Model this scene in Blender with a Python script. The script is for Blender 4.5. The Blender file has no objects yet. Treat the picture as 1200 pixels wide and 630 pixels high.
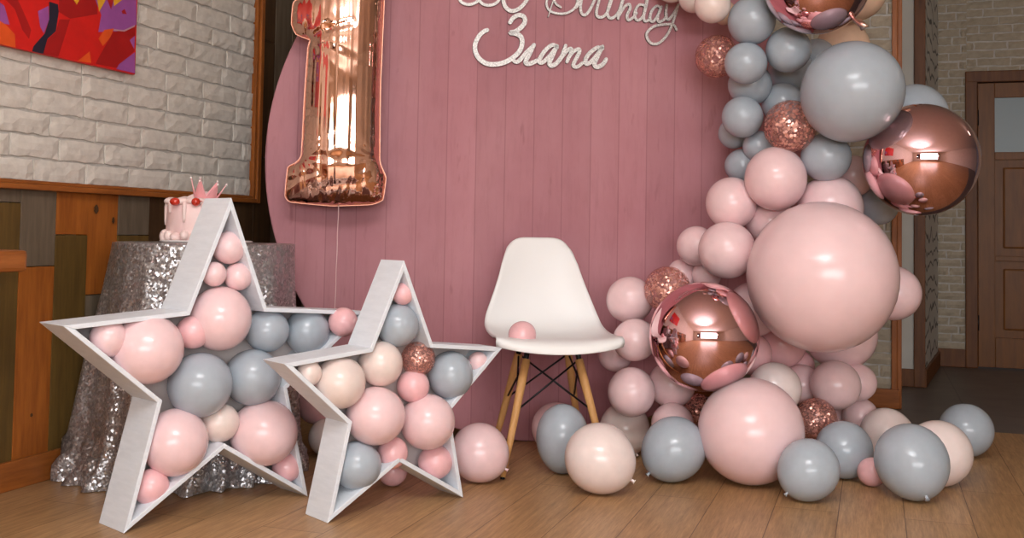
import bpy, bmesh, math, random
import numpy as np
from mathutils import Vector, Matrix, geometry
random.seed(7)
scn = bpy.context.scene
COL = scn.collection

# ------------------------------------------------------------------ camera
H = .83; FPX = 1254.35; PITCH = math.radians(2.5176); ROLL = math.radians(.9889); C0 = 218.44
camd = bpy.data.cameras.new('camera'); cam = bpy.data.objects.new('camera', camd); COL.objects.link(cam)
cam.matrix_world = Matrix.Translation((0, 0, H)) @ Matrix.Rotation(math.pi/2+PITCH, 4, 'X') @ Matrix.Rotation(ROLL, 4, 'Z')
camd.sensor_width = 36; camd.lens = FPX/1200*36
camd.shift_x = -math.sin(ROLL)*(315-C0)/1200; camd.shift_y = -math.cos(ROLL)*(315-C0)/1200
camd.clip_start = .05; camd.clip_end = 60
scn.camera = cam

def ray(px, py):
    du, dv = px-600, py-315
    u = math.cos(ROLL)*du+math.sin(ROLL)*dv; v = -math.sin(ROLL)*du+math.cos(ROLL)*dv
    x = u/FPX; z = (C0-(315+v))/FPX
    y2 = math.cos(PITCH)-math.sin(PITCH)*z; z2 = math.sin(PITCH)+math.cos(PITCH)*z
    return Vector((x/y2, 1, z2/y2))
EYE = Vector((0, 0, H))
def P(px, py, y): return EYE+ray(px, py)*y
def F(px, py, z=0.0):
    d = ray(px, py); return EYE+d*((z-H)/d.z)
def on_plane(px, py, o, n):
    d = ray(px, py); return EYE+d*((o-EYE).dot(n)/d.dot(n))

# ------------------------------------------------------------------ materials
def node(nt, t, **kw):
    n = nt.nodes.new(t)
    for k, v in kw.items(): setattr(n, k, v)
    return n
def base_mat(name, color=(.8,.8,.8), rough=.5, metal=0.0, spec=.5, coat=0.0, sheen=0.0):
    m = bpy.data.materials.new(name); m.use_nodes = True
    b = m.node_tree.nodes['Principled BSDF']
    b.inputs['Base Color'].default_value = (*color, 1); b.inputs['Roughness'].default_value = rough
    b.inputs['Metallic'].default_value = metal; b.inputs['Specular IOR Level'].default_value = spec
    b.inputs['Coat Weight'].default_value = coat; b.inputs['Sheen Weight'].default_value = sheen
    return m, m.node_tree, b
def ramp(nt, fac, stops):
    r = node(nt, 'ShaderNodeValToRGB'); e = r.color_ramp.elements
    while len(e) < len(stops): e.new(.5)
    for k, (p, c) in enumerate(stops): e[k].position = p; e[k].color = (*c, 1)
    nt.links.new(fac, r.inputs['Fac']); return r
def noise(nt, scale, sx=(1,1,1), detail=5, rough=.55, coord='Object', rot=(0,0,0)):
    tc = node(nt, 'ShaderNodeTexCoord'); mp = node(nt, 'ShaderNodeMapping')
    mp.inputs['Scale'].default_value = sx; mp.inputs['Rotation'].default_value = rot
    nt.links.new(tc.outputs[coord], mp.inputs['Vector'])
    n = node(nt, 'ShaderNodeTexNoise'); n.inputs['Scale'].default_value = scale
    n.inputs['Detail'].default_value = detail; n.inputs['Roughness'].default_value = rough
    nt.links.new(mp.outputs['Vector'], n.inputs['Vector']); return n
def bump(nt, b, h, strength=.3, dist=.01):
    u = node(nt, 'ShaderNodeBump'); u.inputs['Strength'].default_value = strength; u.inputs['Distance'].default_value = dist
    nt.links.new(h, u.inputs['Height']); nt.links.new(u.outputs['Normal'], b.inputs['Normal']); return u
def wood(name, dark, light, axis=2, scale=6, rough=.45, st=12, coat=.0):
    m, nt, b = base_mat(name, rough=rough, coat=coat)
    s = [st]*3; s[axis] = 1
    n = noise(nt, scale, tuple(s), 6, .6)
    b.inputs['Specular IOR Level'].default_value = .22; r = ramp(nt, n.outputs['Fac'], [(.28, dark), (.72, light)])
    nt.links.new(r.outputs['Color'], b.inputs['Base Color'])
    bump(nt, b, n.outputs['Fac'], .12, .004); return m
def mottled(name, c1, c2, scale=8, rough=.6, bs=0.0, bd=.01, metal=0, spec=.5, stretch=(1,1,1)):
    m, nt, b = base_mat(name, rough=rough, metal=metal, spec=spec)
    n = noise(nt, scale, stretch, 6, .6)
    r = ramp(nt, n.outputs['Fac'], [(.3, c1), (.7, c2)])
    nt.links.new(r.outputs['Color'], b.inputs['Base Color'])
    if bs: bump(nt, b, n.outputs['Fac'], bs, bd)
    return m
def latex(name, c, rough=.2):
    m, nt, b = base_mat(name, c, rough, spec=.45)
    n = noise(nt, 2.5, (1,1,1), 2)
    d = tuple(x*.93 for x in c); r = ramp(nt, n.outputs['Fac'], [(.3, d), (.7, c)])
    nt.links.new(r.outputs['Color'], b.inputs['Base Color'])
    b.inputs['Subsurface Weight'].default_value = .15
    b.inputs['Subsurface Radius'].default_value = (.05, .02, .02); b.inputs['Subsurface Scale'].default_value = .3
    return m
M = {}
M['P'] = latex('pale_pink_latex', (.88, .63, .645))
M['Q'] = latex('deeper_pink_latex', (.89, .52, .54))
M['W'] = latex('whitish_pink_latex', (.86, .73, .70))
M['K'] = latex('cream_latex', (.84, .70, .65))
M['N'] = latex('peach_latex', (.82, .56, .40))
M['G'] = latex('blue_grey_latex', (.41, .46, .515))
M['mirror'] = base_mat('rose_gold_mirror', (.88, .54, .57), .03, 1.0)[0]
m, nt, b = base_mat('copper_foil', (.84, .49, .37), .05, 1.0)
n = noise(nt, 5, (1, 1, .35), 1); n5 = noise(nt, 34, (1, 1, .022), 1, .4)
ad = node(nt, 'ShaderNodeMath', operation='ADD'); nt.links.new(n.outputs['Fac'], ad.inputs[0]); nt.links.new(n5.outputs['Fac'], ad.inputs[1])
bump(nt, b, ad.outputs[0], .42, .02); M['foil'] = m
M['flake'] = base_mat('rose_gold_flakes', (.97, .70, .60), .33, 1.0)[0]
m, nt, b = base_mat('clear_rose_film', (.80, .40, .36), .08, spec=.6)
tr = node(nt, 'ShaderNodeBsdfTransparent'); tr.inputs['Color'].default_value = (.97, .83, .80, 1)
mx = node(nt, 'ShaderNodeMixShader'); mx.inputs['Fac'].default_value = .2
nt.links.new(tr.outputs[0], mx.inputs[1]); nt.links.new(b.outputs[0], mx.inputs[2])
nt.links.new(mx.outputs[0], nt.nodes['Material Output'].inputs['Surface']); M['film'] = m
M['star'] = mottled('white_painted_plywood', (.71, .75, .80), (.79, .83, .88), 14, .5, .05, .002, stretch=(1, 1, 6))
M['starback'] = mottled('white_backing', (.70, .62, .60), (.74, .66, .64), 6, .6)
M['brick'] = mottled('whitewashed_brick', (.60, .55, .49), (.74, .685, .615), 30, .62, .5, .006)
M['brick_far'] = mottled('shaded_brick', (.33, .27, .195), (.42, .35, .26), 30, .65, .5, .006)  # same whitewashed brick, the dimness of the hall end put into its colour
M['mortar'] = mottled('white_mortar', (.46, .43, .39), (.56, .52, .48), 60, .8, .4, .004)
M['oak'] = wood('orange_varnished_wood', (.20, .058, .012), (.40, .125, .026), 2, 5, .38, 10)
M['trimH'] = wood('orange_varnished_trim', (.20, .058, .012), (.38, .12, .026), 0, 5, .38, 10)
M['pl_orange'] = wood('orange_pine_planks', (.22, .060, .010), (.42, .13, .022), 2, 4, .45, 9)
M['pl_olive'] = wood('olive_brown_planks', (.075, .042, .012), (.15, .085, .022), 2, 4, .5, 9)
M['pl_grey'] = wood('grey_brown_planks', (.095, .070, .046), (.17, .125, .085), 2, 4, .5, 9)
M['pl_dark'] = wood('dark_brown_planks', (.040, .020, .009), (.085, .042, .018), 2, 4, .5, 9)
M['dark_trim'] = wood('dark_brown_trim', (.085, .028, .007), (.17, .058, .014), 2, 4, .45, 9)
M['door_wood'] = wood('honey_brown_door', (.12, .040, .006), (.20, .070, .011), 2, 4, .4, 9)
M['white_plastic'] = base_mat('white_plastic', (.88, .88, .87), .42)[0]
M['beech'] = wood('beech_wood', (.50, .25, .085), (.66, .36, .14), 2, 5, .4, 9)
M['black'] = base_mat('black_metal', (.012, .012, .014), .4, .6)[0]
M['ceiling'] = mottled('white_ceiling', (.74, .72, .69), (.78, .76, .73), 4, .8)
M['plaster'] = mottled('warm_plaster', (.62, .57, .50), (.68, .63, .56), 3, .8)
M['cream_wall'] = mottled('cream_wall', (.48, .45, .40), (.54, .51, .46), 3, .7)
M['steel'] = base_mat('brushed_steel', (.6, .58, .55), .35, 1.0)[0]
M['knot'] = M['W']

# ------------------------------------------------------------------ object helpers
def link(name, me, mats=(), parent=None, smooth=False):
    o = bpy.data.objects.new(name, me); COL.objects.link(o)
    for m in (mats if isinstance(mats, (list, tuple)) else [mats]): me.materials.append(m)
    if smooth:
        for p in me.polygons: p.use_smooth = True
    if parent is not None: o.parent = parent
    return o
def mesh(name, verts, faces, mats=(), parent=None, smooth=False, fm=None):
    me = bpy.data.meshes.new(name); me.from_pydata([tuple(v) for v in verts], [], faces); 
    if fm:
        for p, k in zip(me.polygons, fm): p.material_index = k
    bm = bmesh.new(); bm.from_mesh(me); bmesh.ops.recalc_face_normals(bm, faces=bm.faces); bm.to_mesh(me); bm.free()
    me.update(); return link(name, me, mats, parent, smooth)
def from_bm(name, bm, mats=(), parent=None, smooth=False, recalc=True):
    if recalc: bmesh.ops.recalc_face_normals(bm, faces=bm.faces)
    me = bpy.data.meshes.new(name); bm.to_mesh(me); bm.free(); return link(name, me, mats, parent, smooth)
def tag(o, label, cat, group=None, kind=None):
    o['label'] = label
    if cat: o['category'] = cat
    if group: o['group'] = group
    if kind: o['kind'] = kind
    return o
def struct(o): o['kind'] = 'structure'; return o
def empty(name, loc, rz=0):
    o = bpy.data.objects.new(name, None); COL.objects.link(o); o.location = loc; o.rotation_euler = (0, 0, rz); o.empty_display_size = .1; return o
def bm_box(bm, lo, hi, bev=0.0, mi=0):
    r = bmesh.ops.create_cube(bm, size=1); vs = r['verts']
    for v in vs: v.co = Vector([lo[k]+(v.co[k]+.5)*(hi[k]-lo[k]) for k in range(3)])
    fs = list({f for v in vs for f in v.link_faces})
    for f in fs: f.material_index = mi
    if bev:
        es = list({e for v in vs for e in v.link_edges})
        q = bmesh.ops.bevel(bm, geom=es, offset=bev, segments=2, affect='EDGES', profile=.6)
        for f in q['faces']: f.material_index = mi
def box(name, lo, hi, m, parent=None, bev=0.0):
    bm = bmesh.new(); bm_box(bm, lo, hi, bev); return from_bm(name, bm, m, parent)
def bm_tube(bm, pts, rad, seg=8, cap=True):
    pts = [Vector(p) for p in pts]; rr = rad if isinstance(rad, (list, tuple)) else [rad]*len(pts); rings = []
    up = Vector((0.31, .17, .93))
    for k, p in enumerate(pts):
        t = (pts[min(k+1, len(pts)-1)]-pts[max(k-1, 0)]).normalized()
        a = t.cross(up)
        if a.length < .05: a = t.cross(Vector((1, 0, 0)))
        a.normalize(); b2 = t.cross(a)
        rings.append([bm.verts.new(p+(a*math.cos(q*2*math.pi/seg)+b2*math.sin(q*2*math.pi/seg))*rr[k]) for q in range(seg)])
    for A, B in zip(rings, rings[1:]):
        for q in range(seg): bm.faces.new((A[q], A[(q+1) % seg], B[(q+1) % seg], B[q]))
    if cap: bm.faces.new(rings[0]); bm.faces.new(rings[-1][::-1])
def tube(name, pts, rad, m, parent=None, seg=10):
    bm = bmesh.new(); bm_tube(bm, pts, rad, seg); return from_bm(name, bm, m, parent, True)
def bm_lathe(bm, prof, seg=32, fn=None):
    rings = []
    for k, (r, z) in enumerate(prof):
        if r < 1e-6: rings.append([bm.verts.new((0, 0, z))])
        else: rings.append([bm.verts.new((r*math.cos(2*math.pi*q/seg), r*math.sin(2*math.pi*q/seg), z)) for q in range(seg)])
    for A, B in zip(rings, rings[1:]):
        if len(A) == 1 and len(B) == 1: continue
        for q in range(seg):
            q2 = (q+1) % seg
            if len(A) == 1: bm.faces.new((A[0], B[q], B[q2]))
            elif len(B) == 1: bm.faces.new((A[q], A[q2], B[0]))
            else: bm.faces.new((A[q], A[q2], B[q2], B[q]))
    return rings
def catmull(pts, n=6, closed=False):
    out = []; N = len(pts)
    for i in range(N-1):
        p0, p1, p2, p3 = pts[max(i-1, 0)], pts[i], pts[i+1], pts[min(i+2, N-1)]
        for k in range(n):
            t = k/n
            out.append(tuple(.5*((2*b)+(c-a)*t+(2*a-5*b+4*c-d)*t*t+(-a+3*b-3*c+d)*t**3) for a, b, c, d in zip(p0, p1, p2, p3)))
    out.append(tuple(pts[-1])); return out
def frame(o, d, n):   # local x along d, local y into the room (n), z up
    m = Matrix.Identity(4)
    for r in range(3): m[r][0] = d[r]; m[r][1] = n[r]; m[r][2] = (0, 0, 1)[r]; m[r][3] = o[r]
    return m
BALLS=[
('P',268,290,19,'S1',0,'small pink balloon highest in the top point of the large white star'),
('P',251,321,14,'S1',0,'tiny pink balloon left in the top point of the large white star'),
('P',279,324,16,'S1',0,'small pink balloon under the topmost one, against the right board of the large star'),
('P',258,373,36,'S1',0,'big pale pink balloon at the base of the large star\'s top point'),
('P',127,396,21,'S1',0,'small pink balloon at the left tip of the large white star'),
('P',172,409,40,'S1',0,'big pale pink balloon filling the left arm of the large white star'),
('Q',226,389,19,'S1',0,'small deeper pink balloon between the two big pink ones in the large star'),
('G',234,451,36,'S1',0,'big blue-grey balloon in the middle of the large white star'),
('G',313,387,25,'S1',0,'blue-grey balloon at the right of the large star\'s big upper pink one'),
('G',360,388,26,'S1',0,'blue-grey balloon in the large star\'s right arm, beside the small pink one'),
('Q',402,377,17,'S1',0,'small pink balloon in the right arm of the large star, above the small star\'s arm'),
('G',296,442,32,'S1',0,'blue-grey balloon right of centre in the large star'),
('K',257,495,22,'S1',0,'small greyish cream balloon above the bottom notch of the large star'),
('P',205,518,37,'S1',0,'big pale pink balloon in the left leg of the large white star'),
('P',309,507,38,'S1',0,'big pale pink balloon in the right leg of the large white star'),
('Q',336,547,17,'S1',0,'small pink balloon low in the right leg of the large star'),
('Q',177,570,20,'S1',0,'small pink balloon low in the left leg of the large star'),
('Q',472,344,13,'S2',0,'tiny pink balloon highest in the top point of the small white star'),
('G',466,381,25,'S2',0,'blue-grey balloon in the top point of the small white star'),
('K',362,437,15,'S2',0,'tiny cream balloon at the left tip of the small white star'),
('K',398,448,30,'S2',0,'cream balloon filling the left arm of the small white star'),
('K',446,426,26,'S2',0,'cream balloon at the base of the small star\'s top point'),
('C',490,420,20,'S2',0,'small rose gold confetti balloon inside the small white star'),
('Q',484,452,19,'S2',0,'small deeper pink balloon in the middle of the small white star'),
('G',528,439,27,'S2',0,'blue-grey balloon in the right arm of the small white star'),
('P',560,424,12,'S2',0,'tiny pink balloon at the right tip of the small white star'),
('P',440,487,34,'S2',0,'big pale pink balloon in the middle of the small white star'),
('P',501,494,32,'S2',0,'big pale pink balloon right of centre in the small white star'),
('G',418,545,28,'S2',0,'pale blue-grey balloon in the left leg of the small white star'),
('Q',460,530,18,'S2',0,'small pink balloon above the bottom notch of the small star'),
('Q',510,541,20,'S2',0,'small pink balloon in the right leg of the small star'),
('P',561,530,34,'F',3.612,'pale pink balloon on the floor between the small star and the chair leg'),
('K',384,512,22,'G',3.973,'greyish balloon on the floor half hidden behind the small star\'s left leg'),
('Q',372,472,24,'G',4.027,'pink balloon in the gap between the two stars'),
('Q',460,552,17,'F',3.534,'pink balloon on the floor behind the bottom notch of the small star'),
('Q',612,392,16,'SEAT',0,'small pink balloon lying on the white chair seat'),
('P',652,501,29,'F',4.11,'pale pink balloon on the floor by the pink disc behind the grey one'),
('G',659,520,34,'F',3.761,'oval blue-grey balloon on the floor under the right side of the chair'),
('W',702,537,40,'F',3.484,'whitish pink balloon on the floor in front of the chair\'s right legs'),
('K',732,503,29,'F',4.099,'greyish cream balloon on the floor left of the mirror balloon\'s foot'),
('G',790,527,36,'F',3.67,'blue-grey balloon on the floor below the lower mirror balloon'),
('P',788,496,24,'G',3.937,'pink balloon on the floor peeping over the grey one below the mirror balloon'),
('P',880,505,60,'F',3.65,'very large pink balloon resting on the floor at the garland\'s foot'),
('G',948,551,34,'F',3.435,'blue-grey balloon on the floor right in front of the very large floor balloon'),
('G',989,527,32,'F',3.759,'blue-grey balloon on the floor under the confetti balloon'),
('Q',1022,553,16,'F',3.646,'tiny pink balloon on the floor between two grey ones'),
('G',1068,542,40,'F',3.481,'largest blue-grey balloon on the floor at the right, with knot facing front'),
('W',1100,531,36,'F',3.669,'cream balloon on the floor behind the largest grey floor balloon'),
('W',1039,509,29,'F',4.073,'cream balloon on the floor at the right foot of the garland'),
('G',1132,504,29,'F',4.171,'blue-grey balloon farthest right on the floor by the hall'),
('K',835,6,21,'G',3.92,'peach cream balloon at the top edge beside the uppermost grey one'),
('K',814,-3,18,'G',4.22,'peach cream balloon cut by the top edge, half hidden by its neighbour'),
('K',787,-17,20,'G',4.28,'peach cream balloon cut by the top edge above the word\'s last letter'),
('N',849,15,14,'G',4.25,'small peach balloon tucked behind the uppermost grey balloon'),
('G',881,24,27.6,'G',3.92,'uppermost blue-grey balloon at the top edge of the garland'),
('C',840,66,25,'G',4.12,'confetti balloon at the left edge of the garland near the lettering'),
('G',924,58,26,'G',3.92,'blue-grey balloon directly under the upper mirror balloon'),
('G',874,74,24.5,'G',3.92,'blue-grey balloon right of the confetti balloon near the lettering'),
('G',879,99,25,'G',4.077,'blue-grey balloon half hidden below the one beside the upper confetti balloon'),
('G',927,83,26,'G',4.156,'shadowed blue-grey balloon behind the one under the upper mirror balloon'),
('G',917,121,24,'G',4.101,'blue-grey balloon just above the middle confetti balloon'),
('C',926,148,30.5,'G',3.888,'confetti balloon amid the grey ones, left of the giant grey balloon'),
('G',870,137,24,'G',4.017,'blue-grey balloon left of the middle confetti balloon'),
('G',860,156,18,'G',4.2,'shadowed grey balloon at the garland\'s left edge, level with the middle confetti balloon'),
('G',889,171,18,'G',4.084,'small grey balloon below left of the middle confetti balloon'),
('G',869,194,19,'G',4.156,'small grey balloon lowest on the garland\'s left edge above the pink ones'),
('G',968,184,28,'G',3.899,'blue-grey balloon below the giant grey balloon, touching the top pink one'),
('G',999,107,57,'G',3.699,'giant blue-grey balloon at the upper right of the garland'),
('G',1072,137,37,'G',4.12,'large grey balloon behind the right mirror balloon'),
('M',1079,187,63,'G',3.741,'rose gold mirror balloon at the right, in front of the hall door'),
('M',957,-22,61,'G',3.72,'rose gold mirror balloon cut by the top edge of the photo'),
('G',957,68,22,'G',4.215,'shadowed grey balloon between the upper mirror balloon and the giant grey one'),
('N',988,55,30,'G',4.294,'peach balloon above the giant grey balloon'),
('N',1001,-11,36,'G',4.12,'large peach balloon behind the upper mirror balloon'),
('P',909,209,36,'G',3.91,'pink balloon topmost in the pink part, left of the lowest grey one'),
('P',1000,206,24,'G',4.12,'pink balloon half hidden between a grey balloon and the right mirror balloon'),
('G',1030,240,22,'G',4.12,'grey balloon under the right mirror balloon'),
('P',857,238,30,'G',4.013,'pink balloon at the upper left of the pink part, against the disc'),
('P',903,259,28,'G',4.055,'pink balloon between three pink ones, upper left of the giant pink balloon'),
('P',973,243,37,'G',3.955,'large pink balloon peeping over the top of the giant pink balloon'),
('P',852,293,33,'G',3.92,'pink balloon left of the giant pink balloon'),
('P',816,288,23,'G',4.104,'pink balloon at the left edge of the garland beside the disc'),
('P',963,324,85,'G',3.72,'giant pink balloon in the middle of the garland'),
('P',1046,343,31,'G',4.12,'pink balloon sticking out right of the giant pink balloon'),
('P',828,322,17,'G',4.132,'small pink balloon above the lower mirror balloon'),
('P',799,322,18,'G',4.203,'pink balloon half hidden behind the small confetti balloon'),
('P',883,362,31,'G',4.02,'pink balloon between the lower mirror balloon and the giant pink one'),
('P',738,351,27,'G',4.038,'pink balloon at the left, beside the small confetti balloon'),
('C',782,339,27,'G',3.952,'confetti balloon resting on top of the lower mirror balloon'),
('M',825,394,63,'G',3.72,'rose gold mirror balloon at the lower left of the garland'),
('P',744,398,25,'G',3.92,'pink balloon right of the chair seat, touching the lower mirror balloon'),
('P',721,415,20,'G',4.12,'pink balloon just behind the right corner of the chair seat'),
('P',740,459,28,'G',3.92,'pink balloon below the chair seat\'s right corner'),
('P',787,450,27,'G',4.013,'pink balloon under the lower left of the lower mirror balloon'),
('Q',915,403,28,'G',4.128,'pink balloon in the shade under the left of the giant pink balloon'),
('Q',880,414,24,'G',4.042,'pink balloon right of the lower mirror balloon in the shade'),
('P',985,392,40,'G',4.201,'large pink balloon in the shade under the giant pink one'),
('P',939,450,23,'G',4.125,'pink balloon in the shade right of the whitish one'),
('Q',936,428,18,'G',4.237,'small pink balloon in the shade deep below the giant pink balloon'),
('W',908,455,30,'G',3.92,'whitish pink balloon above the very large floor balloon'),
('P',979,451,28,'G',4.002,'pink balloon above the lowest confetti balloon'),
('P',1005,448,21,'G',4.119,'pink balloon at the garland\'s lower right edge against the brick wall'),
('C',956,491,24,'G',3.946,'confetti balloon lowest in the garland, above the floor balloons'),
('P',1008,487,20,'G',4.202,'pink balloon behind the cream floor balloon at the garland\'s foot'),
('P',986,495,18,'G',4.3,'pink balloon squeezed right of the lowest confetti balloon'),
('C',817,482,21,'G',4.12,'rose confetti balloon in the shade under the lower mirror balloon'),
]
# ------------------------------------------------------------------ the room
YL = math.radians(71.316)
DL = Vector((math.cos(YL), math.sin(YL), 0)); NL = Vector((math.sin(YL), -math.cos(YL), 0))
A = Vector((-1.586, 3.342, 0)); CEIL = 2.75
CB = F(1050, 478)                       # foot of the brick wall's free end
DB = NL.copy(); NB = -DL                # back wall: runs along DB, faces NB
FL = frame(A, DL, NL)                   # left wall: x = along the wall, y = out of the wall
sc_ = (CB-A).dot(DL)                    # the corner lies this far along the left wall
CORNER = A+DL*sc_; LB = (CB-CORNER).dot(DB)
FB = frame(CORNER, DB, NB)

def left_s(px, py, off=0.0): return (on_plane(px, py, A+NL*off, NL)-A).dot(DL)
def left_z(px, py, off=0.0): return on_plane(px, py, A+NL*off, NL).z

def bricks(name, x0, x1, z0, z1, mats, M4, bl=.222, bh=.0665, mo=.009, seed=1, relief=.014, nx=7, nz=3, phase=0.0, rough=.0042):
    rnd = random.Random(seed); bm = bmesh.new()
    r = bmesh.ops.create_cube(bm, size=1)
    for v in r['verts']: v.co = Vector((x0+(v.co.x+.5)*(x1-x0), -.06+(v.co.y+.5)*.06, z0+(v.co.z+.5)*(z1-z0)))
    for f in bm.faces: f.material_index = 1
    row = 0; z = z0+.002
    while z < z1-.01:
        h = min(bh, z1-z)
        x = x0-bl*(.5 if row % 2 else .0)-rnd.random()*.05+phase
        while x < x1:
            L = bl*(1+rnd.uniform(-.1, .06)); a = max(x, x0); e = min(x+L, x1)
            if e-a > .02:
                dp = relief*rnd.uniform(.7, 1.25); zz = z+rnd.uniform(-.0015, .0015)
                g = [[None]*(nz+1) for _ in range(nx+1)]
                for i in range(nx+1):
                    for j in range(nz+1):
                        edge = i in (0, nx) or j in (0, nz)
                        yy = dp*(.55 if edge else 1)+rnd.uniform(-1, 1)*rough
                        g[i][j] = bm.verts.new((a+(e-a)*i/nx+(rnd.uniform(-.003, .003) if edge else 0), yy, zz+h*j/nz+(rnd.uniform(-.003, .003) if edge else 0)))
                for i in range(nx):
                    for j in range(nz): bm.faces.new((g[i][j], g[i+1][j], g[i+1][j+1], g[i][j+1]))
                bd = [g[i][0] for i in range(nx+1)]+[g[nx][j] for j in range(1, nz+1)]+[g[i][nz] for i in range(nx-1, -1, -1)]+[g[0][j] for j in range(nz-1, 0, -1)]
                lo = [bm.verts.new((v.co.x, -.002, v.co.z)) for v in bd]
                for k in range(len(bd)):
                    k2 = (k+1) % len(bd); bm.faces.new((bd[k], lo[k], lo[k2], bd[k2]))
            x += L+mo
        z += bh+mo; row += 1
    o = from_bm(name, bm, mats, None, False); o.matrix_world = M4; return struct(o)

ZT = left_z(0, 219)                     # underside of the brick field
ST = left_s(293, 200)                   # its right edge
bricks('wall_left', -2.6, ST-.005, ZT+.025, CEIL, [M['brick'], M['mortar']], FL, seed=3, phase=.06, relief=.010, rough=.0014)
bm = bmesh.new(); bm_box(bm, (-8, -.1, 0), (sc_+.05, -.065, CEIL)); w = from_bm('wall_left', bm, M['plaster']); w.matrix_world = FL; struct(w)
# moulding under and beside the brick field
bm = bmesh.new()
bm_box(bm, (-2.6, -.02, ZT-.004), (ST+.028, .030, ZT+.014), .004); bm_box(bm, (-2.6, -.02, ZT+.014), (ST+.012, .020, ZT+.027), .004)
o = from_bm('trim_1', bm, M['trimH']); o.matrix_world = FL; struct(o)
bm = bmesh.new()
bm_box(bm, (ST-.004, -.02, ZT-.004), (ST+.014, .022, CEIL), .004); bm_box(bm, (ST+.014, -.02, ZT-.004), (ST+.040, .032, CEIL), .004)
o = from_bm('trim_2', bm, M['oak']); o.matrix_world = FL; struct(o)
# wood panelling below (one thing with its planks in its mesh)
bm = bmesh.new(); rnd = random.Random(5)
O, V, Gp, D = 0, 1, 2, 3
def zz(y, px): return left_z(px, y)
cols = [([(ZT, Gp), (zz(237, 10), V)], 24), ([(ZT, Gp), (zz(312, 45), O)], 65.5), ([(ZT, O), (zz(275, 85), V)], 103),
        ([(ZT, O), (zz(344.5, 120), Gp), (.34, V)], 139), ([(ZT, Gp), (zz(275.5, 158), V), (.4, O)], 175)]
def plank(s0, s1, z0, z1, mi):
    bm_box(bm, (s0+.0012, -.05, z0+.0012), (s1-.0012, -.001+rnd.uniform(-.003, .003), z1-.0012), .0016, mi)
sprev = left_s(24, 260)-.146
for pieces, px in cols:
    s1 = left_s(px, 260)
    for k, (zt, mi) in enumerate(pieces):
        zb = pieces[k+1][0] if k+1 < len(pieces) else .0
        plank(sprev, s1, zb, zt, mi)
    sprev = s1
while sprev < ST+.03:
    z = ZT
    while z > 0:
        h = rnd.uniform(.25, .5); plank(sprev, min(sprev+.146, ST+.035), max(0, z-h), z, rnd.choice([Gp, D, V, D])); z -= h
    sprev += .146
s = left_s(24, 260)-.146
while s > -2.6:
    z = ZT
    while z > 0:
        h = rnd.uniform(.25, .5); plank(s-.146, s, max(0, z-h), z, rnd.choice([Gp, O, V])); z -= h
    s -= .146
s = ST+.035
while s < sc_:
    z = CEIL
    while z > 0:
        h = rnd.uniform(.5, 1.1); plank(s, min(s+.146, sc_), max(0, z-h), z, rnd.choice([D, D, D, D, Gp])); z -= h
    s += .146
o = from_bm('wall_left', bm, [M['pl_orange'], M['pl_olive'], M['pl_grey'], M['pl_dark']]); o.matrix_world = FL; struct(o)
# two knots in the orange plank
bm = bmesh.new()
for (px, py, rx, rz) in ((112, 245, .011, .016), (132, 258, .007, .012), (36, 486, .006, .006)):
    c = on_plane(px, py, A+NL*.0, NL)-A; sx, z0 = c.dot(DL), c.z
    vs = [bm.verts.new((sx+rx*math.cos(t*math.pi/8)*(1+.2*math.sin(3*t)), .0031, z0+rz*math.sin(t*math.pi/8))) for t in range(16)]
    bm.faces.new(vs)
o = from_bm('wall_left', bm, M['pl_dark']); o.matrix_world = FL; struct(o)
bm = bmesh.new(); bm_box(bm, (-2.6, 0, 0), (sc_-.05, .018, .092), .005); o = from_bm('baseboard_left', bm, M['trimH']); o.matrix_world = FL; struct(o)

# back wall of white brick, its corner post and plinth
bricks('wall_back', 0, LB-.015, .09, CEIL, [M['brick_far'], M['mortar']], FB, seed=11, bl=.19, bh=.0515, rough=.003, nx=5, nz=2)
bm = bmesh.new(); bm_box(bm, (0, -.35, 0), (LB-.02, -.062, CEIL)); o = from_bm('wall_back', bm, M['plaster']); o.matrix_world = FB; struct(o)
o = box('baseboard_back', (0, -.03, 0), (LB+.02, .035, .095), M['trimH'], None, .006); o.matrix_world = FB; struct(o)
bm = bmesh.new(); bm_box(bm, (LB-.022, -.36, .0), (LB+.004, .028, CEIL), .003); bm_box(bm, (LB+.004, -.36, 0), (LB+.026, .018, CEIL), .003)
o = from_bm('trim_3', bm, M['oak']); o.matrix_world = FB; struct(o)

# hall beyond: return wall, side wall, far wall with door
a = F(1052, 452); b = F(1083, 453.5); c = F(1099.5, 428.5)
def wall_between(name, p, q, m, z1=CEIL, t=.05):
    d = (q-p).normalized(); n = Vector((d.y, -d.x, 0)); o = box(name, (0, -t, 0), ((q-p).length, 0, z1), m); o.matrix_world = frame(p, d, n); return struct(o)
p0 = b-DB*1.2
wall_between('wall_hall', p0, b, M['cream_wall'])
m, nt, bs = base_mat('patterned_panel', rough=.5)
nz = noise(nt, 5, (1, 1, .35), 2, .5)
w1 = node(nt, 'ShaderNodeTexWave'); w1.wave_type = 'RINGS'; w1.inputs['Scale'].default_value = 3.2; w1.inputs['Distortion'].default_value = 9; w1.inputs['Detail'].default_value = 1.5
tc = node(nt, 'ShaderNodeTexCoord'); nt.links.new(tc.outputs['Object'], w1.inputs['Vector'])
r = ramp(nt, w1.outputs['Fac'], [(.04, (.03, .03, .03)), (.13, (.50, .48, .44))]); nt.links.new(r.outputs['Color'], bs.inputs['Base Color'])
wall_between('wall_hall_side', b, c, m)
FF = frame(c, DB, NB)
def far(px, py, off=0.0):
    q = on_plane(px, py, c+NB*off, NB)-c; return q.dot(DB), q.z
dx0 = far(1131, 250)[0]; dx1 = dx0+1.02; dtop = far(1140, 84)[1]
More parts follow.
